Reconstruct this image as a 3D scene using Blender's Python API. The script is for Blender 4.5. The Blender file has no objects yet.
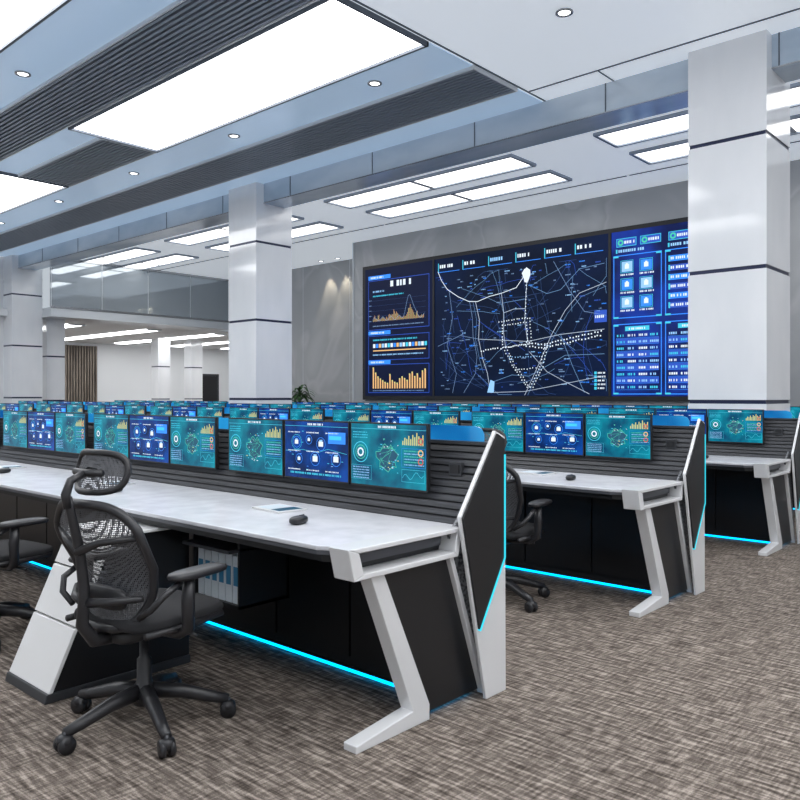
import bpy, bmesh, math, random
from mathutils import Vector, Matrix
random.seed(7)
S = bpy.context.scene
S.view_settings.view_transform = 'Standard'
S.view_settings.look = 'None'

# ------------------------------------------------------------ materials
def c(r, g, b):
    def f(v):
        v /= 255.0
        return v/12.92 if v <= .04045 else ((v+.055)/1.055)**2.4
    return (f(r), f(g), f(b), 1)

def mat(name, color, rough=.5, metal=0, emis=None, es=0, coat=0, spec=.5):
    m = bpy.data.materials.new(name); m.use_nodes = True
    p = m.node_tree.nodes['Principled BSDF']
    p.inputs['Base Color'].default_value = color
    p.inputs['Roughness'].default_value = rough
    p.inputs['Metallic'].default_value = metal
    p.inputs['Specular IOR Level'].default_value = spec
    if coat:
        p.inputs['Coat Weight'].default_value = coat
        p.inputs['Coat Roughness'].default_value = .05
    if emis:
        p.inputs['Emission Color'].default_value = emis
        p.inputs['Emission Strength'].default_value = es
    return m

def noise_mat(name, c1, c2, scale=(1, 1, 1), nscale=3, rough=.5, detail=6, dist=0, emit=0, coat=0, lo=.35, hi=.65, metal=0, spec=.5):
    m = mat(name, c1, rough, metal, coat=coat, spec=spec)
    nt = m.node_tree; p = nt.nodes['Principled BSDF']
    tc = nt.nodes.new('ShaderNodeTexCoord'); mp = nt.nodes.new('ShaderNodeMapping')
    mp.inputs['Scale'].default_value = scale
    n = nt.nodes.new('ShaderNodeTexNoise'); n.inputs['Scale'].default_value = nscale
    n.inputs['Detail'].default_value = detail; n.inputs['Distortion'].default_value = dist
    r = nt.nodes.new('ShaderNodeValToRGB')
    r.color_ramp.elements[0].color = c1; r.color_ramp.elements[0].position = lo
    r.color_ramp.elements[1].color = c2; r.color_ramp.elements[1].position = hi
    nt.links.new(tc.outputs['Object'], mp.inputs[0]); nt.links.new(mp.outputs[0], n.inputs[0])
    nt.links.new(n.outputs[0], r.inputs[0])
    if emit:
        p.inputs['Base Color'].default_value = (0.005, .01, .02, 1)
        nt.links.new(r.outputs[0], p.inputs['Emission Color']); p.inputs['Emission Strength'].default_value = emit
    else:
        nt.links.new(r.outputs[0], p.inputs['Base Color'])
    return m

M = {}
M['black'] = mat('black_powdercoat', c(26, 27, 30), .45)
M['blackpanel'] = mat('black_laminate', c(26, 27, 30), .3)
M['gray'] = mat('graphite_metal', c(62, 64, 68), .4, .3)
M['apron'] = mat('desk_edge_band', c(84, 86, 92), .35, .3)
M['slat'] = noise_mat('slatwall_aluminium', c(34, 35, 39), c(66, 68, 73), (1, 40, 40), 4, .4)
M['white'] = mat('white_lacquer', c(226, 226, 226), .3)
M['silver'] = mat('satin_silver_metal', c(224, 225, 227), .26, .15)
M['desk'] = noise_mat('desktop_laminate', c(202, 203, 209), c(216, 217, 222), (1, 1, 1), 8, .26)
M['cyan'] = mat('cyan_led', (0, .05, .06, 1), .4, emis=(0.0, .36, .85, 1), es=3.6)
M['cyan2'] = mat('cyan_led_trim', (0, .05, .06, 1), .4, emis=(0.03, .62, .78, 1), es=1.2)
M['panel_light'] = mat('light_panel_diffuser', (1, 1, 1, 1), .5, emis=(.98, .99, 1, 1), es=6.2)
M['annex_light'] = mat('annex_diffuser', (1, 1, 1, 1), .5, emis=(.98, .99, 1, 1), es=9)
M['strip_light'] = mat('light_strip_diffuser', (1, 1, 1, 1), .5, emis=(1, .99, .97, 1), es=3.0)
M['ceiling'] = mat('ceiling_white_fill_glow', c(226, 230, 238), .4, emis=(.84, .92, 1, 1), es=.40)  # plain white ceiling; faint bluish emission added as ambient fill, not a lamp
M['ceilblue'] = mat('ceiling_gloss_panel', c(192, 210, 230), .16, .1, emis=(.52, .74, 1, 1), es=.27)  # unlit gloss panels, brightened by an added blue emission
M['beam'] = noise_mat('beam_metal_panel', c(172, 190, 208), c(208, 219, 230), (.4, 1, 1), 1.5, .14, metal=.12)
M['grille'] = mat('ceiling_grille_slat', c(146, 156, 170), .35, .2)
M['grilleback'] = mat('ceiling_grille_back', c(50, 56, 64), .6)
M['groove'] = mat('groove_dark', c(84, 92, 104), .5)
M['column'] = noise_mat('column_white_panel', c(228, 231, 235), c(242, 243, 246), (1, 1, .4), 1.2, .12, coat=.5)
M['navy'] = mat('column_band_navy', c(34, 42, 72), .3, .3)
M['chrome'] = mat('brushed_steel', c(170, 172, 175), .25, .9)
M['plastic'] = mat('chair_black_plastic', c(40, 40, 43), .38)
M['fabric'] = mat('chair_fabric', c(34, 34, 37), .9)
M['binderw'] = mat('binder_white', c(215, 225, 232), .5)
M['binderb'] = mat('binder_blue', c(60, 130, 170), .5)
M['leaf'] = noise_mat('plant_leaf', c(26, 58, 24), c(58, 100, 44), (1, 1, 1), 6, .5)
M['pot'] = mat('plant_pot', c(205, 203, 198), .35)
M['wood'] = noise_mat('louvre_wood', c(110, 100, 90), c(146, 136, 124), (1, 1, .2), 6, .5)
M['wall'] = mat('wall_white_paint', c(228, 231, 234), .6)
M['glass'] = mat('mezzanine_glass', c(178, 187, 194), .04, .5)
M['fascia'] = mat('slab_fascia', c(212, 217, 222), .3)
M['navybase'] = mat('screen_navy', (0.002, .003, .006, 1), .4, emis=(.003, .007, .035, 1), es=1, spec=.15)
M['bluebase'] = noise_mat('screen_blue_panel', (.002, .006, .07, 1), (.006, .035, .34, 1), (1, 1, 1), 1.6, .4, 2, emit=1, spec=.15)
M['mapbase'] = noise_mat('screen_map', (.001, .003, .014, 1), (.002, .008, .042, 1), (1, 1, 1), .8, .4, 3, emit=1, spec=.1)
def em(n, r, g, b, s=1):
    M[n] = mat('glow_'+n, (0.01, 0.01, 0.01, 1), .5, emis=(r, g, b, 1), es=s)
em('w', .8, .9, 1, 1.1); em('wd', .2, .34, .6, 1); em('cy', .05, .65, .9, 1); em('bl', .015, .09, .6, 1)
em('ml', .52, .62, .78, 1); em('ms', .16, .34, .62, 1)
em('bl2', .02, .25, 1, 1.2); em('bl3', .02, .07, .24, 1); em('or', .95, .55, .22, 1); em('ye', .8, .75, .25, 1); em('rd', .7, .08, .05, 1)
em('gr', .08, .65, .45, 1); em('tealdk', .0, .08, .16, 1); em('sky', .3, .6, 1, 1.1)
M['teal'] = noise_mat('screen_teal', (.0, .05, .12, 1), (.0, .27, .36, 1), (1, 1, 1), 6, .25, 3, emit=1.1, spec=.25)
M['teal2'] = noise_mat('screen_bluegreen', (.0, .03, .12, 1), (.0, .20, .42, 1), (1, 1, 1), 5, .25, 3, emit=1.1, spec=.25)
M['mblue'] = noise_mat('screen_deepblue', (.0, .010, .07, 1), (.0, .06, .36, 1), (1, 1, 1), 7, .25, 3, emit=1, spec=.25)
M['blueglass'] = noise_mat('blue_acrylic', (.0, .10, .36, 1), (.03, .42, .85, 1), (1, 1, 1), 2, .15, 2, emit=1)

def marble():
    m = mat('wall_gray_stone', c(150, 152, 155), .28)
    nt = m.node_tree; p = nt.nodes['Principled BSDF']
    tc = nt.nodes.new('ShaderNodeTexCoord'); n = nt.nodes.new('ShaderNodeTexNoise')
    n.inputs['Scale'].default_value = .35; n.inputs['Detail'].default_value = 2.5; n.inputs['Distortion'].default_value = 1.6
    r = nt.nodes.new('ShaderNodeValToRGB'); e = r.color_ramp.elements
    e[0].position = .3; e[0].color = c(158, 160, 163); e[1].position = .7; e[1].color = c(186, 188, 190)
    k = e.new(.5); k.color = c(170, 172, 175); k = e.new(.53); k.color = c(182, 183, 186); k = e.new(.56); k.color = c(168, 170, 173)
    nt.links.new(tc.outputs['Object'], n.inputs[0]); nt.links.new(n.outputs[0], r.inputs[0]); nt.links.new(r.outputs[0], p.inputs['Base Color'])
    return m
M['marble'] = marble()

def carpet():
    m = mat('carpet_loop', c(120, 112, 106), .95, spec=.1)
    nt = m.node_tree; L = nt.links; p = nt.nodes['Principled BSDF']
    tc = nt.nodes.new('ShaderNodeTexCoord')
    def nz(scale, ns, det=3):
        mp = nt.nodes.new('ShaderNodeMapping'); mp.inputs['Scale'].default_value = scale
        n = nt.nodes.new('ShaderNodeTexNoise'); n.inputs['Scale'].default_value = ns; n.inputs['Detail'].default_value = det
        L.new(tc.outputs['Object'], mp.inputs[0]); L.new(mp.outputs[0], n.inputs[0]); return n.outputs[0]
    a = nz((8, 62, 1), 1.0); b = nz((75, 10, 1), 1.0); f = nz((1, 1, 1), 190, 2)
    def mth(op, x, y):
        q = nt.nodes.new('ShaderNodeMath'); q.operation = op
        for i, v in enumerate((x, y)):
            if isinstance(v, (int, float)): q.inputs[i].default_value = v
            else: L.new(v, q.inputs[i])
        return q.outputs[0]
    # ribbed rows of the loop pile
    sx = nt.nodes.new('ShaderNodeSeparateXYZ'); L.new(tc.outputs['Object'], sx.inputs[0])
    rib = mth('SINE', mth('MULTIPLY', sx.outputs[1], 2*math.pi/.042), 0)
    s = mth('ADD', mth('MULTIPLY', a, .50), mth('MULTIPLY', b, .32))
    s = mth('ADD', s, mth('MULTIPLY', f, .18))
    s = mth('ADD', s, mth('MULTIPLY', rib, .022))
    r = nt.nodes.new('ShaderNodeValToRGB'); e = r.color_ramp.elements
    e[0].position = .38; e[0].color = c(66, 59, 54); e[1].position = .64; e[1].color = c(172, 161, 151)
    k = e.new(.5); k.color = c(109, 100, 93)
    L.new(s, r.inputs[0]); L.new(r.outputs[0], p.inputs['Base Color'])
    bp = nt.nodes.new('ShaderNodeBump'); bp.inputs['Strength'].default_value = .4; bp.inputs['Distance'].default_value = .01
    L.new(s, bp.inputs['Height']); L.new(bp.outputs[0], p.inputs['Normal'])
    return m
M['carpet'] = carpet()

def seethrough(name, col, t, scale):
    m = mat(name, col, .6)
    nt = m.node_tree; p = nt.nodes['Principled BSDF']; out = nt.nodes['Material Output']
    tr = nt.nodes.new('ShaderNodeBsdfTransparent'); mx = nt.nodes.new('ShaderNodeMixShader')
    tc = nt.nodes.new('ShaderNodeTexCoord'); v = nt.nodes.new('ShaderNodeTexVoronoi'); v.inputs['Scale'].default_value = scale
    v.inputs['Randomness'].default_value = .25
    lt = nt.nodes.new('ShaderNodeMath'); lt.operation = 'LESS_THAN'; lt.inputs[1].default_value = t
    nt.links.new(tc.outputs['Object'], v.inputs['Vector']); nt.links.new(v.outputs['Distance'], lt.inputs[0])
    nt.links.new(lt.outputs[0], mx.inputs[0]); nt.links.new(p.outputs[0], mx.inputs[1]); nt.links.new(tr.outputs[0], mx.inputs[2])
    nt.links.new(mx.outputs[0], out.inputs[0])
    return m
M['mesh'] = seethrough('chair_mesh_weave', c(92, 93, 97), .40, 130)
M['perf'] = noise_mat('perforated_metal', c(60, 62, 66), c(130, 132, 136), (1, 1, 1), 90, .4, 0)

# ------------------------------------------------------------ mesh builder
class MB:
    def __init__(s): s.v = []; s.f = []; s.m = []; s.sm = []; s.mats = []
    def add(s, V, F, m, smooth=False):
        if m not in s.mats: s.mats.append(m)
        k = s.mats.index(m); o = len(s.v)
        s.v += [tuple(p) for p in V]
        for f in F:
            s.f.append([i+o for i in f]); s.m.append(k); s.sm.append(smooth)
    def box(s, x0, x1, y0, y1, z0, z1, m):
        V = [(x, y, z) for z in (z0, z1) for y in (y0, y1) for x in (x0, x1)]
        s.add(V, [(0, 2, 3, 1), (4, 5, 7, 6), (0, 1, 5, 4), (2, 6, 7, 3), (0, 4, 6, 2), (1, 3, 7, 5)], m)
    def prism(s, pts, a, b, m, axis='x'):
        n = len(pts)
        if axis == 'x': V = [(a, p[0], p[1]) for p in pts]+[(b, p[0], p[1]) for p in pts]
        elif axis == 'z': V = [(p[0], p[1], a) for p in pts]+[(p[0], p[1], b) for p in pts]
        else: V = [(p[0], a, p[1]) for p in pts]+[(p[0], b, p[1]) for p in pts]
        F = [tuple(range(n)), tuple(range(2*n-1, n-1, -1))]+[(i, (i+1) % n, (i+1) % n+n, i+n) for i in range(n)]
        s.add(V, F, m)
    def tube(s, pts, r, m, n=10, closed=False):
        P = [Vector(p) for p in pts]; k = len(P)
        R = r if isinstance(r, (list, tuple)) else [r]*k
        T = []
        for i in range(k):
            if closed: t = P[(i+1) % k]-P[i-1]
            else: t = P[min(i+1, k-1)]-P[max(i-1, 0)]
            T.append(t.normalized())
        up = Vector((0, 0, 1)) if abs(T[0].z) < .9 else Vector((1, 0, 0))
        N = T[0].cross(up).normalized(); V = []
        for i in range(k):
            N = (N-T[i]*N.dot(T[i])).normalized(); Bn = T[i].cross(N)
            for j in range(n):
                a = 2*math.pi*j/n
                V.append(P[i]+(N*math.cos(a)+Bn*math.sin(a))*R[i])
        F = []
        for i in range(k if closed else k-1):
            i2 = (i+1) % k
            for j in range(n):
                F.append((i*n+j, i*n+(j+1) % n, i2*n+(j+1) % n, i2*n+j))
        if not closed:
            F.append(tuple(range(n-1, -1, -1))); F.append(tuple((k-1)*n+j for j in range(n)))
        s.add(V, F, m, True)
    def lathe(s, prof, cx, cy, m, n=20, cz=0):
        V = []; k = len(prof)
        for r, z in prof:
            for j in range(n):
                a = 2*math.pi*j/n; V.append((cx+r*math.cos(a), cy+r*math.sin(a), cz+z))
        F = [(i*n+j, i*n+(j+1) % n, (i+1)*n+(j+1) % n, (i+1)*n+j) for i in range(k-1) for j in range(n)]
        F.append(tuple(range(n-1, -1, -1))); F.append(tuple((k-1)*n+j for j in range(n)))
        s.add(V, F, m, True)
    def sup(s, cen, ax, m, e1=.35, e2=.35, nu=20, nv=12, rot=None):
        def pw(v, e): return math.copysign(abs(v)**e, v)
        V = []; cen = Vector(cen)
        for i in range(nv+1):
            ph = -math.pi/2+math.pi*i/nv
            for j in range(nu):
                th = 2*math.pi*j/nu
                q = Vector((ax[0]*pw(math.cos(ph), e1)*pw(math.cos(th), e2), ax[1]*pw(math.cos(ph), e1)*pw(math.sin(th), e2), ax[2]*pw(math.sin(ph), e1)))
                if rot: q = rot @ q
                V.append(cen+q)
        F = [(i*nu+j, i*nu+(j+1) % nu, (i+1)*nu+(j+1) % nu, (i+1)*nu+j) for i in range(nv) for j in range(nu)]
        s.add(V, F, m, True)
    def rect(s, x0, x1, z0, z1, y, m):
        s.add([(x0, y, z0), (x1, y, z0), (x1, y, z1), (x0, y, z1)], [(0, 1, 2, 3)], m)
    def frame(s, x0, x1, z0, z1, y, w, m):
        s.rect(x0, x1, z0, z0+w, y, m); s.rect(x0, x1, z1-w, z1, y, m); s.rect(x0, x0+w, z0, z1, y, m); s.rect(x1-w, x1, z0, z1, y, m)
    def ribbon(s, pts, w, y, m):
        for a, b in zip(pts[:-1], pts[1:]):
            dx, dz = b[0]-a[0], b[1]-a[1]; l = math.hypot(dx, dz) or 1
            nx, nz = -dz/l*w/2, dx/l*w/2; ex, ez = dx/l*w/2, dz/l*w/2
            s.add([(a[0]+nx-ex, y, a[1]+nz-ez), (a[0]-nx-ex, y, a[1]-nz-ez), (b[0]-nx+ex, y, b[1]-nz+ez), (b[0]+nx+ex, y, b[1]+nz+ez)], [(0, 1, 2, 3)], m)
    def dots(s, pts, st, w, y, m):
        for a, b in zip(pts[:-1], pts[1:]):
            l = math.hypot(b[0]-a[0], b[1]-a[1]); n = max(1, int(l/st))
            for i in range(n):
                t = i/n; x = a[0]+(b[0]-a[0])*t+random.uniform(-.01, .01); z = a[1]+(b[1]-a[1])*t+random.uniform(-.01, .01)
                s.rect(x-w/2, x+w/2, z-w/2, z+w/2, y, m)
    def ring(s, x, z, r, w, y, m, n=24, a0=0, a1=2*math.pi):
        pts = [(x+r*math.cos(a0+(a1-a0)*i/n), z+r*math.sin(a0+(a1-a0)*i/n)) for i in range(n+1)]
        s.ribbon(pts, w, y, m)
    def text(s, x0, x1, z, h, y, m):
        x = x0
        while x < x1-h*.4:
            w = h*random.uniform(.35, .7); s.rect(x, min(x+w, x1), z, z+h, y, m); x += w+h*random.choice([.22, .25, .3, .8])
    def mesh(s, name, bevel=False):
        me = bpy.data.meshes.new(name); me.from_pydata(s.v, [], s.f)
        for m in s.mats: me.materials.append(M[m])
        me.polygons.foreach_set('material_index', s.m); me.polygons.foreach_set('use_smooth', s.sm)
        me.update(); return me
    def obj(s, name, parent=None, loc=(0, 0, 0), rz=0, bevel=0, recalc=True):
        me = s.mesh(name)
        if recalc:
            bm = bmesh.new(); bm.from_mesh(me); bmesh.ops.recalc_face_normals(bm, faces=bm.faces); bm.to_mesh(me); bm.free()
        return place(name, me, parent, loc, rz, bevel)

def place(name, me, parent=None, loc=(0, 0, 0), rz=0, bevel=0):
    o = bpy.data.objects.new(name, me); S.collection.objects.link(o)
    o.location = loc; o.rotation_euler = (0, 0, rz)
    if parent: o.parent = parent
    if bevel:
        b = o.modifiers.new('bevel', 'BEVEL'); b.width = bevel; b.segments = 2; b.limit_method = 'ANGLE'
    return o
def empty(name, loc=(0, 0, 0)):
    o = bpy.data.objects.new(name, None); S.collection.objects.link(o); o.location = loc; return o

# ------------------------------------------------------------ room shell
CZ = 5.0
def simple(name, *boxes):
    b = MB()
    for q in boxes: b.box(*q)
    return b.obj(name)
simple('floor', (-30.2, 3.4, -3.2, 24.2, -.1, 0, 'carpet'))
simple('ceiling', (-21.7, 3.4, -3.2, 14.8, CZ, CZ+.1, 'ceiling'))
simple('wall_right', (3.2, 3.4, -3.2, 13.0, 0, CZ, 'wall'))
simple('wall_front', (-21.7, 3.2, -3.2, -3.0, 0, CZ, 'wall'))
simple('wall_left', (-21.7, -21.5, -3.0, 8.2, 0, CZ, 'wall'))
b = MB()
b.box(-20.45, -13.3, 14.6, 14.8, 0, CZ, 'marble')
for x in (-19, -16.9, -15.0): b.box(x-.006, x+.006, 14.595, 14.6, 0, CZ, 'fascia')
b.obj('wall_back')
b = MB()
b.box(-13.3, 3.2, 13.07, 14.8, 0, CZ, 'marble')
b.box(-13.3, -13.27, 13.04, 13.07, 0, CZ, 'fascia')
b.obj('wall_video')
simple('wall_annex_far', (-30.2, -30, 6, 24, 0, 3.6, 'wall'))
simple('wall_annex_side', (-30, -20.45, 24, 24.2, 0, 3.6, 'wall'))
simple('wall_annex_near', (-30, -21.5, 6, 6.2, 0, 3.6, 'wall'))
simple('wall_annex_inner', (-20.45, -20.25, 14.8, 24, 0, 3.6, 'wall'))
simple('ceiling_annex', (-30, -21.2, 6.2, 24, 3.42, 3.6, 'wall'))
b = MB()
for y in (8, 10.5, 13, 15.5, 18, 20.5):
    b.box(-29, -22.2, y-.22, y+.22, 3.39, 3.42, 'annex_light')
    b.box(-29.03, -29, y-.25, y+.25, 3.38, 3.42, 'fascia'); b.box(-22.2, -22.17, y-.25, y+.25, 3.38, 3.42, 'fascia')
b.obj('ceiling_light_annex')
b = MB()
b.box(-29.97, -29.92, 13.2, 15.0, 0, 3.3, 'gray')
for i in range(16): b.box(-29.92, -29.84, 13.22+i*.112, 13.27+i*.112, 0, 3.3, 'wood')
b.obj('wood_louvre_screen')
b = MB(); b.box(-29.98, -29.93, 19.6, 20.7, 0, 2.2, 'black'); b.box(-29.99, -29.92, 19.5, 19.6, 0, 2.3, 'gray'); b.box(-29.99, -29.92, 20.7, 20.8, 0, 2.3, 'gray'); b.box(-29.99, -29.92, 19.5, 20.8, 2.2, 2.3, 'gray')
b.obj('door_1')

b = MB()
b.box(-21.2, -20.45, 8.98, 14.6, 3.42, 3.66, 'fascia')
b.box(-20.5, -20.47, 8.98, 14.6, 3.66, CZ, 'glass')
for y in (9.0, 10.4, 11.8, 13.2, 14.58): b.box(-20.47, -20.46, y-.006, y+.006, 3.66, CZ, 'fascia')
b.box(-20.47, -20.44, 8.98, 14.6, 3.64, 3.70, 'chrome'); b.box(-20.47, -20.44, 8.98, 14.6, CZ-.06, CZ, 'chrome')
b.obj('mezzanine_gallery')

# ------------------------------------------------------------ columns
def column_mesh(w, h, bands, name):
    b = MB()
    zs = [0]+[z for z in bands if z < h-.1]+[h]
    for i in range(len(zs)-1):
        z0 = zs[i]+(.02 if i else 0); z1 = zs[i+1]-(.02 if i < len(zs)-2 else 0)
        b.box(-w/2, w/2, -w/2, w/2, z0, z1, 'column')
        if i: b.box(-w/2+.012, w/2-.012, -w/2+.012, w/2-.012, zs[i]-.02, zs[i]+.02, 'navy')
    b.box(-w/2-.01, w/2+.01, -w/2-.01, w/2+.01, 0, .1, 'chrome')
    return b.mesh(name)
cm = column_mesh(.79, CZ, [1.28, 2.64, 3.98], 'column')
for x in (-2.865, -11.1, -21.35):
    place('column', cm, None, (x, 8.59, 0))
cs = column_mesh(.5, 3.42, [1.2, 2.4], 'column_small')
for x, y in ((-21.45, 9.45), (-26, 15.5), (-26, 16.9)):
    place('column', cs, None, (x, y, 0))

# ------------------------------------------------------------ ceiling features
b = MB()
b.box(-21.5, 3.2, 8.36, 8.82, 4.65, CZ, 'beam')
for x in [-19.5+1.9*i for i in range(12)]: b.box(x-.006, x+.006, 8.352, 8.36, 4.65, CZ, 'groove')
b.box(-21.5, 3.2, 8.35, 8.36, 4.65, 4.665, 'chrome')
b.obj('ceiling_beam')

XP = [(-18.6, -13.3), (-10.4, -5.15), (-2.2, 3.05)]
YP = [(-1.0, .35), (1.9, 3.25), (4.8, 6.15)]
for (y0, y1) in YP:
    for (x0, x1) in XP:
        b = MB(); b.box(x0+.03, x1-.03, y0+.03, y1-.03, CZ-.02, CZ-.002, 'panel_light')
        for q in ((x0, x1, y0, y0+.03), (x0, x1, y1-.03, y1), (x0, x0+.03, y0, y1), (x1-.03, x1, y0, y1)): b.box(*q, CZ-.05, CZ, 'groove')
        b.obj('ceiling_light_panel')
def grille(x0, x1, y0, y1):
    b = MB(); b.box(x0, x1, y0, y1, CZ-.01, CZ-.001, 'grilleback')
    n = int((y1-y0)/.062)
    for i in range(n):
        y = y0+(i+.5)*(y1-y0)/n; b.box(x0, x1, y-.016, y+.016, CZ-.045, CZ-.01, 'grille')
    b.box(x0, x1, y0-.02, y0, CZ-.05, CZ, 'fascia'); b.box(x0, x1, y1, y1+.02, CZ-.05, CZ, 'fascia')
    b.box(x1, x1+.02, y0-.02, y1+.02, CZ-.05, CZ, 'fascia')
    b.obj('ceiling_grille')
grille(-21.4, -5.15, 6.92, 7.75); grille(-21.4, -5.15, 3.95, 4.74); grille(-21.4, -5.15, .45, 1.8)
for (y0, y1) in YP: grille(-13.25, -10.45, y0+.5, y1-.02)
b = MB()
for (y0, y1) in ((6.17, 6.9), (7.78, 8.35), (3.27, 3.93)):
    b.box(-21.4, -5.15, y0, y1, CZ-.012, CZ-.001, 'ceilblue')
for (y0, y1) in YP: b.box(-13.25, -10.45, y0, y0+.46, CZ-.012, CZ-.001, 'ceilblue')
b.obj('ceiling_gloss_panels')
b = MB()
b.box(-5.12, -5.10, -2.9, 8.35, CZ-.01, CZ-.001, 'groove')
b.box(-5.09, 3.2, 7.95, 7.97, CZ-.01, CZ-.001, 'groove'); b.box(-4.2, -4.185, 7.98, 8.35, CZ-.01, CZ-.001, 'groove')
b.obj('trim_ceiling')
b = MB()
for (x0, x1) in ((-21.4, -17.7), (-16.3, -12.2), (-10.75, -6.65), (-5.2, -1.1), (.3, 3.1)):
    for (y0, y1) in ((9.88, 10.48), (11.0, 11.6)):
        b.box(x0, x1, y0, y1, CZ-.02, CZ-.001, 'strip_light')
        b.box(x0-.05, x1+.05, y0-.05, y0, CZ-.045, CZ-.001, 'grille'); b.box(x0-.05, x1+.05, y1, y1+.05, CZ-.045, CZ-.001, 'grille')
        b.box(x0-.05, x0, y0, y1, CZ-.045, CZ-.001, 'grille'); b.box(x1, x1+.05, y0, y1, CZ-.045, CZ-.001, 'grille')
        b.box((x0+x1)/2-.05, (x0+x1)/2+.05, y0, y1, CZ-.022, CZ-.001, 'fascia')
    b.box(x0, x1, 9.0, 9.14, CZ-.02, CZ-.001, 'strip_light')
    b.box(x0-.6, x1+.8, 9.5, 9.53, CZ-.01, CZ-.001, 'groove'); b.box(x0-.6, x1+.8, 12.1, 12.13, CZ-.01, CZ-.001, 'groove')
b.obj('ceiling_light_strips')
dm = MB()
dm.lathe([(.085, 0), (.085, -.012), (.065, -.016), (.055, -.006), (.055, 0)], 0, 0, 'chrome', 24)
dm.lathe([(.054, -.002), (.054, -.007), (.0, -.008)], 0, 0, 'panel_light', 24)
dmesh = dm.mesh('downlight')
for i in range(7): place('recessed_downlight', dmesh, None, (-3.78-2.5*i if i == 0 else -6.28-2.74*(i-1), 6.52, CZ-.012))
for x in (-3.6, -6.3, -9.05, -11.8, -14.5): place('recessed_downlight', dmesh, None, (x, 3.66, CZ-.012))
for x in (-15.75, -15.1): place('recessed_downlight', dmesh, None, (x, 14.25, CZ))
for x in (-15.75, -15.1):
    l = bpy.data.lights.new('wall_washer', 'SPOT'); l.energy = 45; l.spot_size = math.radians(46); l.color = (1, .85, .6); l.shadow_soft_size = .05
    o = bpy.data.objects.new('wall_washer_lamp', l); S.collection.objects.link(o); o.location = (x, 14.32, 4.93); o.rotation_euler = (math.radians(12), 0, 0)

# ------------------------------------------------------------ video wall
b = MB(); yf = 12.98; y1 = 12.975; y2 = 12.971; y3 = 12.968
b.box(-12.9, -3.65, 12.985, 13.07, 1.24, 4.36, 'black')
b.rect(-12.81, -10.75, 1.33, 4.28, yf, 'navybase')
b.rect(-10.70, -6.62, 1.33, 4.28, yf, 'mapbase')
b.rect(-6.56, -3.72, 1.33, 4.28, yf, 'bluebase')
b.frame(-12.7, -10.85, 2.85, 4.0, y1, .012, 'bl'); b.frame(-12.7, -10.85, 2.15, 2.72, y1, .012, 'bl'); b.frame(-12.7, -10.85, 1.4, 2.05, y1, .012, 'bl')
for z in (4.02, 2.74, 2.06):
    b.rect(-12.7, -12.0, z, z+.09, y1, 'bl2'); b.text(-12.62, -12.2, z+.025, .04, y2, 'w')
b.text(-12.0, -11.3, 3.82, .13, y2, 'w'); b.text(-12.55, -12.2, 3.72, .04, y2, 'sky')
for i in range(60):
    x = -12.55+i*.026; h = .04+.12*abs(math.sin(i*.7))*random.random()+(.22*math.exp(-((i-44)/3.5)**2))+(.1*math.exp(-((i-26)/5)**2))
    b.rect(x, x+.009, 3.05, 3.05+h, y1, 'or' if i % 3 else 'ye')
b.ribbon([(-12.55+i*.052, 3.1+.05*math.sin(i*1.3)+.5*math.exp(-((i-22)/2.5)**2)) for i in range(31)], .008, y2, 'wd')
for k in range(5): b.rect(-12.6, -10.95, 3.05+k*.12, 3.053+k*.12, y1, 'bl3'); b.text(-12.68, -12.6, 3.05+k*.12, .02, y2, 'wd')
b.text(-12.55, -11.0, 2.93, .022, y2, 'wd'); b.text(-12.55, -11.6, 3.62, .03, y2, 'cy')
for i in range(18):
    x = -12.55+i*.092; b.rect(x, x+.072, 2.44, 2.53, y1, ['w', 'bl2', 'or', 'sky', 'w', 'cy'][i % 6])
b.rect(-12.55, -10.95, 2.36, 2.385, y1, 'or'); b.text(-12.55, -11.0, 2.26, .03, y2, 'sky'); b.text(-12.55, -11.2, 2.6, .035, y2, 'cy')
for i in range(22):
    h = [.46, .34, .25, .2, .16, .12, .1, .3, .16, .12, .1, .2, .24, .2, .16, .3, .34, .24, .3, .2, .36, .4][i]
    x = -12.56+i*.075; b.rect(x, x+.04, 1.5, 1.5+h, y1, 'or'); b.rect(x, x+.04, 1.5+h, 1.53+h, y2, 'ye')
b.text(-12.55, -11.0, 1.44, .02, y2, 'wd')
mp = lambda P, w, m='ml': b.ribbon(P, w, y2, m)
random.seed(11)
def clip(P): return [(min(max(x, -10.66), -6.66), min(max(z, 1.36), 3.88)) for x, z in P]
for i in range(90):
    x = random.uniform(-10.6, -6.8); z = random.uniform(1.5, 3.8); a = random.choice([.15, .2, 1.65, 1.75, .9, -.6])+random.uniform(-.15, .15); P = [(x, z)]
    for k in range(random.randint(2, 6)):
        a += random.uniform(-.18, .18); x += .22*math.cos(a); z += .22*math.sin(a); P.append((x, z))
    b.ribbon(clip(P), .006, y1, random.choice(['bl3', 'ms', 'bl', 'bl3', 'bl3', 'bl3']))
for i in range(6): b.text(-10.55+i*.66, -10.2+i*.66, 4.07, .07, y2, 'w' if i != 2 else 'sky'); b.rect(-10.6+i*.66, -10.02+i*.66, 3.98, 3.992, y1, 'bl2'); b.rect(-10.6+i*.66, -10.58+i*.66, 3.98, 4.18, y1, 'cy')
mp([(-10.6, 4.0), (-10.5, 3.8), (-10.34, 3.6), (-10.05, 3.42), (-9.77, 3.3), (-9.55, 3.28), (-9.25, 3.36), (-8.95, 3.4), (-8.6, 3.48), (-8.45, 3.65), (-8.36, 3.85)], .013, 'w')
mp([(-9.6, 3.28), (-9.5, 2.9), (-9.52, 2.5), (-9.42, 2.1), (-9.3, 1.8), (-9.22, 1.4)], .012)
mp([(-9.66, 3.28), (-9.57, 2.9), (-9.6, 2.5), (-9.5, 2.1), (-9.4, 1.8)], .006, 'ms')
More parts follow.
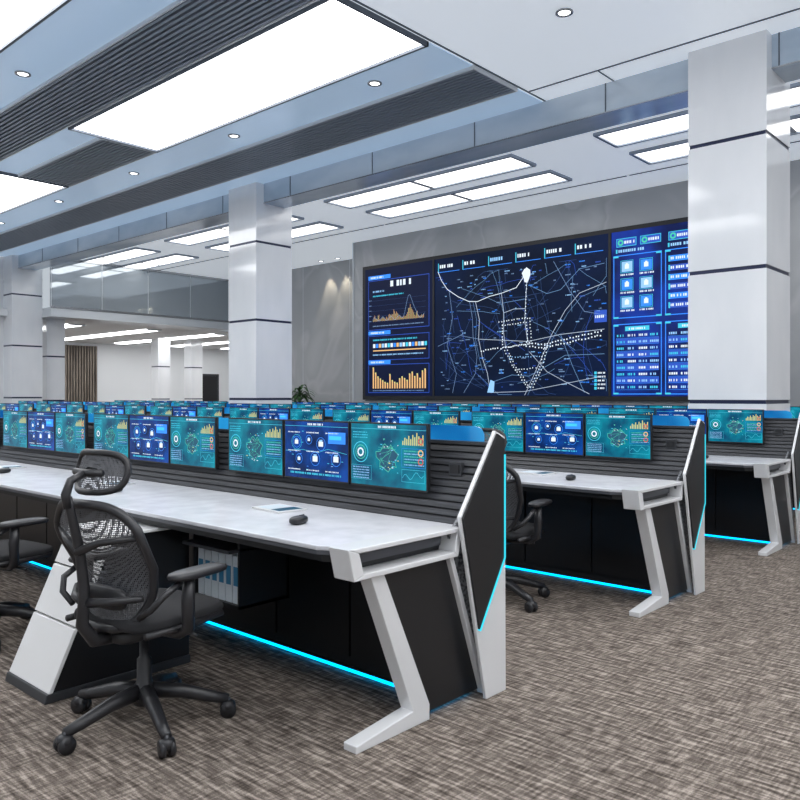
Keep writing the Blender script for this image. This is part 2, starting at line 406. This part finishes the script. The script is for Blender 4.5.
mp([(-9.75, 3.3), (-9.68, 2.95), (-9.66, 2.55), (-9.56, 2.15), (-9.6, 1.8), (-9.9, 1.4)], .008, 'wd')
mp([(-8.95, 3.38), (-8.9, 3.0), (-8.9, 2.6), (-8.85, 2.3)], .01)
mp([(-8.35, 3.6), (-8.38, 3.2), (-8.4, 2.8), (-8.33, 2.4)], .012)
mp([(-8.9, 3.0), (-8.65, 3.06), (-8.4, 3.05)], .01); mp([(-8.9, 3.2), (-8.4, 3.24)], .008, 'ms')
mp([(-9.5, 2.5), (-8.9, 2.45), (-8.33, 2.4), (-7.6, 2.5), (-6.7, 2.55)], .01)
for o in (.0, .08):
    b.dots([(-8.93-o, 2.75+o), (-8.36+o, 2.78+o), (-8.33+o, 2.35), (-8.9-o, 2.3)], .06, .022, y3, 'w')
b.dots([(-8.93, 2.75), (-8.93, 2.3)], .055, .024, y3, 'w')
for o in (0, .07): b.dots([(-8.36, 2.38-o), (-7.95, 2.33-o), (-7.4, 2.42-o), (-6.7, 2.52-o)], .06, .026, y3, 'w')
for o in (0, .06):
    b.dots([(-8.9+o, 2.3), (-8.7+o, 1.95), (-8.5+o, 1.7), (-8.3+o, 1.45)], .06, .022, y3, 'w')
    b.dots([(-7.95+o, 2.3), (-8.05+o, 1.9), (-8.3+o, 1.45)], .06, .022, y3, 'w')
b.dots([(-9.45, 2.25), (-9.1, 2.3), (-8.9, 2.28)], .055, .026, y3, 'w')
b.dots([(-8.75, 2.1), (-8.0, 2.1)], .06, .02, y3, 'sky'); b.dots([(-8.6, 1.85), (-8.08, 1.88)], .06, .02, y3, 'w')
b.dots([(-8.36, 3.5), (-8.38, 2.8)], .07, .02, y3, 'w')
mp([(-8.4, 1.35), (-8.05, 2.0), (-7.8, 2.5), (-7.5, 2.95), (-7.2, 3.25), (-6.66, 3.4)], .01)
mp([(-8.33, 1.35), (-7.98, 2.0), (-7.74, 2.48), (-7.44, 2.9), (-7.16, 3.18), (-6.66, 3.33)], .006, 'ms')
mp([(-8.3, 2.2), (-7.9, 1.8), (-7.5, 1.6), (-7.0, 1.37)], .009); mp([(-7.6, 2.5), (-7.35, 1.9), (-7.1, 1.4)], .008, 'ms')
mp([(-9.22, 1.6), (-8.7, 1.75), (-8.3, 1.72), (-7.5, 2.1), (-6.7, 2.1)], .008, 'ms'); mp([(-10.6, 2.4), (-10.0, 2.6), (-9.5, 2.5)], .008, 'wd')
mp([(-8.3, 3.5), (-7.9, 3.3), (-7.6, 3.35), (-7.2, 3.7), (-6.7, 3.75)], .008, 'ms')
mp([(-7.75, 3.9), (-7.4, 3.3), (-7.1, 2.9), (-6.66, 2.8)], .008, 'wd'); mp([(-9.22, 1.4), (-8.4, 1.42), (-7.6, 1.55), (-6.7, 1.7)], .009)
mp([(-10.3, 3.6), (-10.2, 3.0), (-10.35, 2.4), (-10.1, 1.8), (-10.2, 1.4)], .008, 'wd')
b.add([(-8.36+.09*math.cos(a*.7)*(1+.3*math.sin(a*2.1)), y3, 3.7+.15*math.sin(a*.7)) for a in range(9)], [tuple(range(9))], 'w')
b.add([(-9.3, y3, 1.4), (-9.14, y3, 1.4), (-9.12, y3, 1.62), (-9.22, y3, 1.66)], [(0, 1, 2, 3)], 'sky')
for i in range(190):
    x = random.uniform(-10.6, -6.75); z = random.uniform(1.4, 3.85)
    b.text(x, x+random.uniform(.04, .13), z, .02, y1, random.choice(['wd', 'bl2', 'wd', 'bl', 'sky']))
for i in range(5): b.rect(-6.9, -6.85, 1.45+i*.07, 1.5+i*.07, y1, 'cy'); b.text(-6.83, -6.68, 1.46+i*.07, .03, y1, 'w')
b.rect(-6.9, -6.65, 2.68, 2.9, y1, 'bl'); b.text(-6.88, -6.68, 2.76, .05, y2, 'w')
for (x0, x1) in ((-6.52, -5.62), (-5.56, -4.66), (-4.6, -3.76)):
    w = x1-x0
    b.frame(x0, x1, 1.36, 2.62, y1, .016, 'bl2'); b.frame(x0, x1, 2.72, 3.85, y1, .016, 'bl2')
    for cx in (x0, x1-.1):
        for cz in (1.36, 2.58, 2.72, 3.81): b.rect(cx, cx+.1, cz, cz+.03, y2, 'cy')
    for k in range(2):
        xx = x0+.06+k*w*.5; b.rect(xx, xx+w*.42, 4.0, 4.15, y1, 'bl'); b.frame(xx, xx+w*.42, 4.0, 4.15, y2, .01, 'cy')
        b.ring(xx+.08, 4.075, .04, .028, y2, 'gr', 12); b.text(xx+.15, xx+w*.38, 4.05, .05, y2, 'w')
    b.text(x0+.1, x1-.3, 3.9, .05, y2, 'sky'); b.rect(x0+.05, x0+.08, 3.89, 3.96, y2, 'cy')
    if x0 < -6:
        for r in range(3):
            for k in range(2):
                xx = x0+.16+k*.36; zz = 2.84+r*.32
                b.rect(xx, xx+.2, zz+.07, zz+.25, y1, 'bl2' if (r+k) % 2 else 'sky'); b.frame(xx-.02, xx+.22, zz+.05, zz+.27, y2, .008, 'cy')
                b.rect(xx+.06, xx+.14, zz+.12, zz+.2, y2, 'w'); b.rect(xx+.08, xx+.12, zz+.2, zz+.22, y2, 'w'); b.text(xx-.02, xx+.24, zz, .03, y2, 'w')
    else:
        for r in range(6): b.rect(x0+.06, x1-.06, 2.84+r*.16, 2.94+r*.16, y1, 'bl2' if r % 2 else 'bl'); b.text(x0+.1, x1-.1, 2.87+r*.16, .045, y2, 'w'); b.rect(x0+.06, x0+.09, 2.84+r*.16, 2.94+r*.16, y2, 'cy')
    b.rect(x0+.25*w, x1-.25*w, 2.49, 2.57, y1, 'cy'); b.text(x0+.33*w, x1-.33*w, 2.51, .035, y2, 'w')
    for r in range(9):
        b.rect(x0+.05, x1-.05, 1.44+r*.115, 1.445+r*.115, y1, 'bl2')
        if r % 2: b.rect(x0+.05, x1-.05, 1.445+r*.115, 1.55+r*.115, y1, 'bl')
        for k in range(4): b.text(x0+.07+k*w*.23, x0+.07+k*w*.23+w*.17, 1.47+r*.115, .04, y2, random.choice(['w', 'sky', 'cy', 'sky', 'w']))
for x in (-10.725, -6.59): b.box(x-.025, x+.025, 12.962, 12.985, 1.33, 4.28, 'black')
b.obj('video_wall_display', recalc=False)

# ------------------------------------------------------------ monitors
MW, MH = .508, .318
def monitor_mesh(kind):
    b = MB(); w = MW/2
    b.box(-w, w, 0, .022, 0, MH, 'black'); b.box(-w*.6, w*.6, .022, .04, .05, MH-.05, 'black')
    b.tube([(0, .035, .16), (0, .06, .155), (0, .085, .15)], .02, 'gray', 8)
    b.box(-.05, .05, .04, .048, .1, .2, 'gray')
    q = .007; Y = -.001; Y1 = -.002; Y2 = -.003
    b.rect(-w+q, w-q, q+.002, MH-q, Y, {0: 'teal', 1: 'mblue', 2: 'teal', 3: 'teal2'}[kind])
    b.rect(-w+q, w-q, MH-.032, MH-.03, Y1, 'cy'); b.text(-.06, .06, MH-.026, .011, Y2, 'w')
    if kind != 1:
        x0 = -.16
        b.ring(x0-.02, .17, .05, .004, Y1, 'cy'); b.ring(x0-.02, .17, .034, .003, Y1, 'gr'); b.ring(x0-.02, .17, .018, .008, Y2, 'w', 12)
        for i in range(5): b.text(-.235, -.12, .04+i*.013, .005, Y1, 'sky')
        for i in range(3): b.text(-.235, -.13, .24+i*.013, .005, Y1, 'cy')
        P = [(-.0+.065*math.cos(a*.35)*(1+.25*math.sin(a*1.7)), .15+.06*math.sin(a*.35)*(1+.25*math.cos(a*2.3))) for a in range(18)]
        b.add([(x, Y1, z) for x, z in P], [tuple(range(18))], 'tealdk'); b.ribbon(P+[P[0]], .0025, Y2, 'gr')
        for i in range(30):
            x = random.uniform(-.08, .07); z = random.uniform(.07, .24); b.rect(x, x+random.uniform(.004, .014), z, z+.004, Y2, random.choice(['w', 'cy', 'gr', 'sky', 'ye']))
        for i in range(6):
            b.ribbon([(random.uniform(-.06, .06), random.uniform(.1, .21)) for _ in range(3)], .0012, Y2, 'gr')
        for i in range(11):
            h = [.02, .035, .03, .045, .03, .05, .04, .06, .045, .03, .05][i]; b.rect(.1+i*.0125, .106+i*.0125, .215, .215+h, Y1, 'ye' if kind != 3 else 'sky')
        for i in range(6): b.text(.11, .235, .12+i*.013, .005, Y1, 'gr' if i % 2 else 'sky')
        b.ribbon([(.1+i*.012, .06+.015*math.sin(i*1.1)+.002*i) for i in range(12)], .002, Y1, 'cy')
        b.frame(.095, .24, .04, .1, Y1, .0015, 'cy'); b.frame(-.245, -.105, .035, .105, Y1, .0012, 'cy'); b.frame(.095, .245, .11, .2, Y1, .0012, 'bl2')
        if kind == 2:
            b.ring(.215, .235, .014, .005, Y2, 'rd', 10); b.ring(.215, .18, .014, .005, Y2, 'or', 10); b.ring(.215, .14, .014, .005, Y2, 'rd', 10)
    else:
        for x, z, r in ((-.15, .2, .018), (-.05, .215, .012), (.045, .195, .022), (-.13, .11, .014), (0, .115, .024), (.16, .12, .024)):
            b.ring(x, z, r+.012, .0025, Y1, 'bl2', 16)
            b.rect(x-r*.8, x+r*.8, z-r*.6, z+r*.6, Y2, 'w'); b.rect(x-r*.5, x+r*.5, z+r*.6, z+r, Y2, 'sky')
        for i in range(9): b.text(-.22+(i % 3)*.15, -.12+(i % 3)*.15, .05+(i//3)*.1, .006, Y1, 'w')
        b.rect(.1, .23, .2, .26, Y1, 'bl2'); b.rect(.11, .2, .22, .24, Y2, 'cy'); b.ring(-.15, .2, .04, .002, Y1, 'cy'); b.text(-.2, .2, .03, .01, Y1, 'cy')
        b.ribbon([(-.24, .15), (-.1, .16), (.02, .15), (.1, .17), (.24, .15)], .002, Y1, 'cy')
        for i in range(20):
            x = random.uniform(-.23, .2); z = random.uniform(.04, .26); b.rect(x, x+.014, z, z+.003, Y1, random.choice(['cy', 'bl2', 'sky']))
    return b.mesh('computer_monitor_%d' % kind)
mons = [monitor_mesh(k) for k in range(4)]

# ------------------------------------------------------------ console desk rows
PIT = 1.68
def desk_end(b, g, xe, s):
    X = lambda o: xe-s*o
    def pr(mb, P, a, c_, m):
        lo, hi = sorted((X(a), X(c_))); mb.prism(P, lo, hi, m, 'x')
    A = [(-.03, .655), (.60, .655), (.625, .778), (-.06, .778)]; I = [(.022, .677), (.572, .677), (.592, .758), (-.002, .758)]
    for i in range(4):
        j = (i+1) % 4; pr(g, [A[i], A[j], I[j], I[i]], .04, .15, 'silver')
    pr(b, I, .13, .14, 'black')
    pr(b, [(.05, .70), (.565, .70), (.575, .735), (.04, .735)], .115, .13, 'apron')
    pr(g, [(.075, .66), (.150, .66), (.43, .065), (.43, 0), (0, 0), (0, .03), (.325, .065)], .06, .13, 'silver')
    pr(g, [(.560, .66), (.588, .66), (.835, 0), (.805, 0)], .06, .095, 'silver')
    pr(b, [(.15, .66), (.56, .66), (.80, .02), (.43, .02)], .085, .11, 'blackpanel')
    pr(b, [(.58, .74), (.68, .84), (.88, .0), (.83, .0)], .075, .09, 'perf')
    pr(g, [(.57, .83), (.83, 1.19), (.905, 1.16), (.915, 0), (.76, 0), (.69, .30)], .01, .028, 'silver')
    pr(b, [(.580, .823), (.834, 1.176), (.889, 1.15), (.888, .60), (.70, .32)], .0, .01, 'blackpanel')
    def strip(P, w, m, a, c_):
        for p, q in zip(P[:-1], P[1:]):
            dy, dz = q[0]-p[0], q[1]-p[1]; l = math.hypot(dy, dz); ny, nz = -dz/l*w/2, dy/l*w/2
            pr(b, [(p[0]+ny, p[1]+nz), (q[0]+ny, q[1]+nz), (q[0]-ny, q[1]-nz), (p[0]-ny, p[1]-nz)], a, c_, m)
    strip([(.888, 1.08), (.888, .61), (.70, .32)], .010, 'cyan2', -.003, .01)
    pr(b, [(.47, 0), (.76, 0), (.76, .02), (.47, .02)], .12, .13, 'cyan')

def desk_row(y0, n):
    root = empty('control_console_desk', (0, y0, 0))
    xr = -2.01; xl = -2.31-PIT*n+.12-.30
    g = MB(); b = MB()
    desk_end(b, g, xr, 1); desk_end(b, g, xl, -1)
    g.obj('end_frames', root, bevel=.004)
    t = MB()
    a, z = xl+.13, xr-.13
    t.prism([(a, .69), (z, .69), (z, .0), (z-.1, -.05), (a+.1, -.05), (a, 0)], .752, .772, 'desk', 'z')
    t.obj('desktop', root, bevel=.005)
    b.prism([(a, .68), (z, .68), (z, .005), (z-.1, -.046), (a+.1, -.046), (a, .005)], .736, .752, 'apron', 'z')
    b.prism([(a, .68), (z, .68), (z, .03), (z-.1, -.02), (a+.1, -.02), (a, .03)], .705, .736, 'black', 'z')
    b.box(a+.02, z, .62, .88, .03, .06, 'black')
    x = z
    b.box(a, z, .60, .90, .06, .705, 'black')
    while x-.56 > a:
        b.box(x-.552, x-.008, .58, .60, .08, .70, 'blackpanel'); x -= .56
    b.box(a, z, .585, .595, .006, .022, 'cyan'); b.box(a, z, .60, .64, 0, .06, 'black'); b.box(a, z, .585, .60, .022, .03, 'black')
    b.box(a, z, .905, .92, .06, 1.12, 'gray'); b.box(a, z, .92, .928, .012, .03, 'cyan'); b.box(a, z, .87, .92, 0, .06, 'black')
    b.prism([(.70, .772), (.845, 1.12), (.91, 1.12), (.91, .715), (.70, .715)], xl+.03, xr-.03, 'black', 'x')
    for k in range(11):
        q = k/11; yy = .69+.145*q; zz = .775+.345*q
        b.prism([(yy-.004, zz), (yy+.006, zz+.024), (yy+.03, zz+.024), (yy+.02, zz)], xl+.03, xr-.03, 'slat', 'x')
    b.box(xl+.03, xr-.03, .82, .92, 1.12, 1.135, 'gray')
    xx = xr-.10
    while xx-1.6 > xl:
        P = [(xx-1.6, 1.135), (xx, 1.135), (xx, 1.17), (xx-.015, 1.195), (xx-.05, 1.205), (xx-1.55, 1.205), (xx-1.585, 1.195), (xx-1.6, 1.17)]
        b.prism(P, .862, .870, 'blueglass', 'y'); xx -= 1.66
    for k in range(n):
        q = -2.2-PIT*k; b.box(q-.035, q+.035, .765, .79, .98, 1.04, 'gray'); b.box(q-.025, q+.025, .76, .77, .99, 1.03, 'black')
    b.obj('console_body', root)
    for k in range(n):
        for j in range(3):
            x = -2.31-PIT*k-.52*j-MW/2
            kd = (2, 1, 0)[j]
            if (k+int(y0)) % 3 == 1: kd = (0, 3, 1)[j] if int(y0) > 4 else (2, 1, 0)[j]
            place('computer_monitor', mons[kd], None, (x, y0+.70, .897))
    return root
rows = [(2.05, 5), (4.46, 8), (6.87, 10), (9.28, 10)]
for y0, n in rows: desk_row(y0, n)

b = MB()
P = [(1.49, 0), (2.2, 0), (2.2, .685), (1.80, .685)]
b.prism(P, -3.83, -3.42, 'blackpanel', 'x')
def slab(z0, z1):
    f = lambda z: 1.49+.31*z/.70
    b.prism([(f(z0)-.02, z0), (f(z1)-.02, z1), (f(z1)+.0, z1), (f(z0)+.0, z0)], -3.84, -3.41, 'white', 'x')
slab(.04, .30); slab(.308, .52); slab(.528, .685)
b.prism([(1.775, .685), (2.2, .685), (2.2, .70), (1.77, .70)], -3.84, -3.41, 'white', 'x')
b.prism([(1.47, 0), (2.2, 0), (2.2, .04), (1.48, .04)], -3.842, -3.408, 'gray', 'x')
b.obj('pedestal_cabinet', bevel=.004)
b = MB()
b.box(-3.39, -3.0, 2.2, 2.5, .34, .355, 'black'); b.box(-3.39, -3.378, 2.2, 2.5, .34, .70, 'black'); b.box(-3.015, -3.0, 2.2, 2.5, .34, .70, 'black')
b.box(-3.39, -3.0, 2.485, 2.5, .34, .70, 'black'); b.box(-3.39, -3.0, 2.14, 2.5, .61, .625, 'apron')
for i in range(6):
    x = -3.37+i*.058; b.box(x, x+.05, 2.22, 2.47, .355, .59-.01*(i % 2), 'binderw'); b.box(x+.008, x+.042, 2.217, 2.22, .44, .53, 'binderb')
b.obj('binder_shelf')

b = MB(); b.sup((0, 0, .016), (.032, .055, .018), 'black', .7, .8); b.box(-.002, .002, .01, .045, .02, .036, 'gray')
mm = b.mesh('computer_mouse')
b = MB(); b.box(-.12, .12, -.085, .085, 0, .008, 'white'); b.add([(-.1, -.07, .0085), (.02, -.07, .0085), (.02, .07, .0085), (-.1, .07, .0085)], [(0, 1, 2, 3)], 'binderw'); b.add([(.03, -.07, .0085), (.11, -.07, .0085), (.11, .07, .0085), (.03, .07, .0085)], [(0, 1, 2, 3)], 'tealdk')
tm = b.mesh('tablet')
for (y0, n) in rows[:3]:
    for k in range(n):
        place('computer_mouse', mm, None, (-2.67-PIT*k, y0+.23+.01*(k % 3), .774), .3)
        place('tablet', tm, None, (-3.08-PIT*k, y0+.45, .774), -.1)

# ------------------------------------------------------------ office chair
def chair_mesh():
    b = MB()
    for i in range(5):
        a = math.radians(90+72*i+28); ca, sa = math.cos(a), math.sin(a)
        b.tube([(.03*ca, .03*sa, .14), (.15*ca, .15*sa, .125), (.27*ca, .27*sa, .09), (.335*ca, .335*sa, .074)], [.034, .029, .024, .02], 'plastic', 10)
        cx, cy = .335*ca, .335*sa
        b.tube([(cx, cy, .08), (cx, cy, .05)], .01, 'gray', 8)
        for o in (-.018, .018):
            px, py = cx-sa*o, cy+ca*o
            b.tube([(px-sa*-.009, py+ca*-.009, .033), (px-sa*.009, py+ca*.009, .033)], .033, 'plastic', 16)
        b.sup((cx, cy, .048), (.032, .032, .024), 'plastic', .8, 1, 12, 6)
    b.lathe([(.045, .09), (.05, .12), (.045, .16), (.03, .18), (.03, .27), (.02, .28), (.018, .40)], 0, 0, 'plastic', 18)
    b.sup((0, -.02, .405), (.10, .16, .03), 'plastic', .4, .4)
    b.tube([(.08, .03, .40), (.24, .06, .39)], .007, 'plastic', 8)
    b.sup((0, .03, .465), (.25, .24, .03), 'fabric', .5, .45, 28, 12)
    b.tube([(-.235, -.19, .445), (-.25, 0, .442), (-.235, .2, .445), (-.15, .265, .44), (.15, .265, .44), (.235, .2, .445), (.25, 0, .442), (.235, -.19, .445)], .014, 'plastic', 8)
    W = [(0, .16), (.25, .20), (.55, .245), (.8, .25), (1, .205)]
    def wv(v):
        for (a, p), (q, r) in zip(W[:-1], W[1:]):
            if v <= q: return p+(r-p)*(v-a)/(q-a)
        return W[-1][1]
    def B(u, v):
        v = max(0, min(1, v))
        y = -.21-.09*v+.05*math.sin(math.pi*min(1, v*1.4))+.06*u*u
        return (wv(v)*u, y, .45+.49*v)
    def pw(v, e): return math.copysign(abs(v)**e, v)
    N = 48
    bd = [(pw(math.cos(2*math.pi*i/N), .5), .5+.5*pw(math.sin(2*math.pi*i/N), .5)) for i in range(N)]
    b.tube([B(u, v) for u, v in bd], .018, 'plastic', 10, True)
    V = []; F = []; K = 10
    for k in range(1, K+1):
        for (u, v) in bd: V.append(B(u*k/K, .5+(v-.5)*k/K))
    for k in range(K-1):
        for i in range(N): F.append((k*N+i, k*N+(i+1) % N, (k+1)*N+(i+1) % N, (k+1)*N+i))
    F.append(tuple(range(N)))
    b.add(V, F, 'mesh', True)
    b.tube([(0, -.12, .40), (0, -.24, .41), (0, -.29, .48), (0, -.28, .60), (0, -.30, .76), (0, -.34, .92), (0, -.35, .97)], [.03, .028, .025, .022, .02, .017, .015], 'plastic', 10)
    for s in (-1, 1):
        b.tube([(0, -.28, .56), (.1*s, -.25, .57), (.2*s, -.17, .58)], [.02, .016, .012], 'plastic', 8)
        b.tube([(0, -.31, .76), (.1*s, -.29, .80), (.235*s, -.22, .82)], [.018, .014, .011], 'plastic', 8)
    b.sup((0, -.205, .57), (.15, .016, .045), 'plastic', .6, .5, 16, 8)
    def H(u, v): return (.15*u*(1-.12*abs(v)), -.255+.055*u*u+.015*v, 1.055+.075*v)
    hb = [(pw(math.cos(2*math.pi*i/32), .55), pw(math.sin(2*math.pi*i/32), .55)) for i in range(32)]
    b.tube([H(u, v) for u, v in hb], .013, 'plastic', 8, True)
    V = []; F = []
    for k in range(1, 5):
        for (u, v) in hb: V.append(H(u*k/4, v*k/4))
    for k in range(3):
        for i in range(32): F.append((k*32+i, k*32+(i+1) % 32, (k+1)*32+(i+1) % 32, (k+1)*32+i))
    F.append(tuple(range(32)))
    b.add(V, F, 'mesh', True)
    b.tube([(0, -.35, .93), (0, -.36, .98), (0, -.34, 1.03), (0, -.275, 1.055)], [.018, .018, .016, .016], 'plastic', 8)
    b.tube([(-.08, -.262, 1.055), (0, -.28, 1.055), (.08, -.262, 1.055)], .014, 'plastic', 8)
    for s in (-1, 1):
        b.tube([(.10*s, -.03, .41), (.24*s, -.03, .415), (.30*s, -.04, .45), (.31*s, -.05, .56), (.305*s, -.04, .645)], [.018, .018, .024, .026, .022], 'plastic', 10)
        b.sup((.30*s, .01, .66), (.048, .14, .018), 'plastic', .6, .6, 20, 8)
        b.tube([(.305*s, -.08, .64), (.30*s, -.16, .60), (.265*s, -.19, .55), (.2*s, -.19, .51)], .013, 'plastic', 8)
    return b.mesh('office_chair')
chm = chair_mesh()
def chair(x, y, rz): place('office_chair', chm, None, (x, y, .0), rz)
chair(-2.91, 1.66, math.radians(10))
chair(-4.62, 1.70, math.radians(8))
chair(-6.4, 1.7, math.radians(-5))
for r, (y0, n) in enumerate(rows[1:]):
    for k in range(n):
        x = -2.95-PIT*k if k == 0 else -3.09-PIT*k
        if r == 2 and (abs(x+2.865) < .8 or abs(x+11.1) < .8): continue
        chair(x, y0-.24-(.06 if k % 3 == 1 else 0), math.radians(random.uniform(-14, 14)))

# ------------------------------------------------------------ plant
def plant(x, y):
    b = MB(); b.lathe([(.16, 0), (.21, .3), (.23, .42), (.20, .42), (.19, .36)], 0, 0, 'pot', 24)
    b.tube([(0, 0, .36), (.02, 0, .8), (0, .02, 1.3)], [.03, .025, .02], 'wood', 8)
    for i in range(40):
        a = i*2.4; L = random.uniform(.35, .6); z0 = random.uniform(1.1, 1.5); up = random.uniform(.2, .8)
        V = []
        for k in range(7):
            t = k/6; rr = L*t; z = z0+up*L*t*1.6-L*1.1*t*t; w = .05*math.sin(math.pi*min(.97, t+.06))
            V += [(rr*math.cos(a)-math.sin(a)*w, rr*math.sin(a)+math.cos(a)*w, z), (rr*math.cos(a)+math.sin(a)*w, rr*math.sin(a)-math.cos(a)*w, z)]
        b.add(V, [(2*k, 2*k+1, 2*k+3, 2*k+2) for k in range(6)], 'leaf', True)
    b.obj('potted_palm', None, (x, y, 0))
plant(-16.0, 13.7)

# ------------------------------------------------------------ camera & world
w = bpy.data.worlds.new('world'); S.world = w; w.use_nodes = True
w.node_tree.nodes['Background'].inputs[0].default_value = (.5, .55, .6, 1)
cd = bpy.data.cameras.new('camera'); cam = bpy.data.objects.new('camera', cd); S.collection.objects.link(cam)
cd.sensor_width = 36; cd.lens = 34.92; cd.shift_y = -.00625; cd.clip_start = .05
cam.location = (0, 0, 1.35); cam.rotation_euler = (math.radians(90), 0, math.radians(42.06))
S.camera = cam
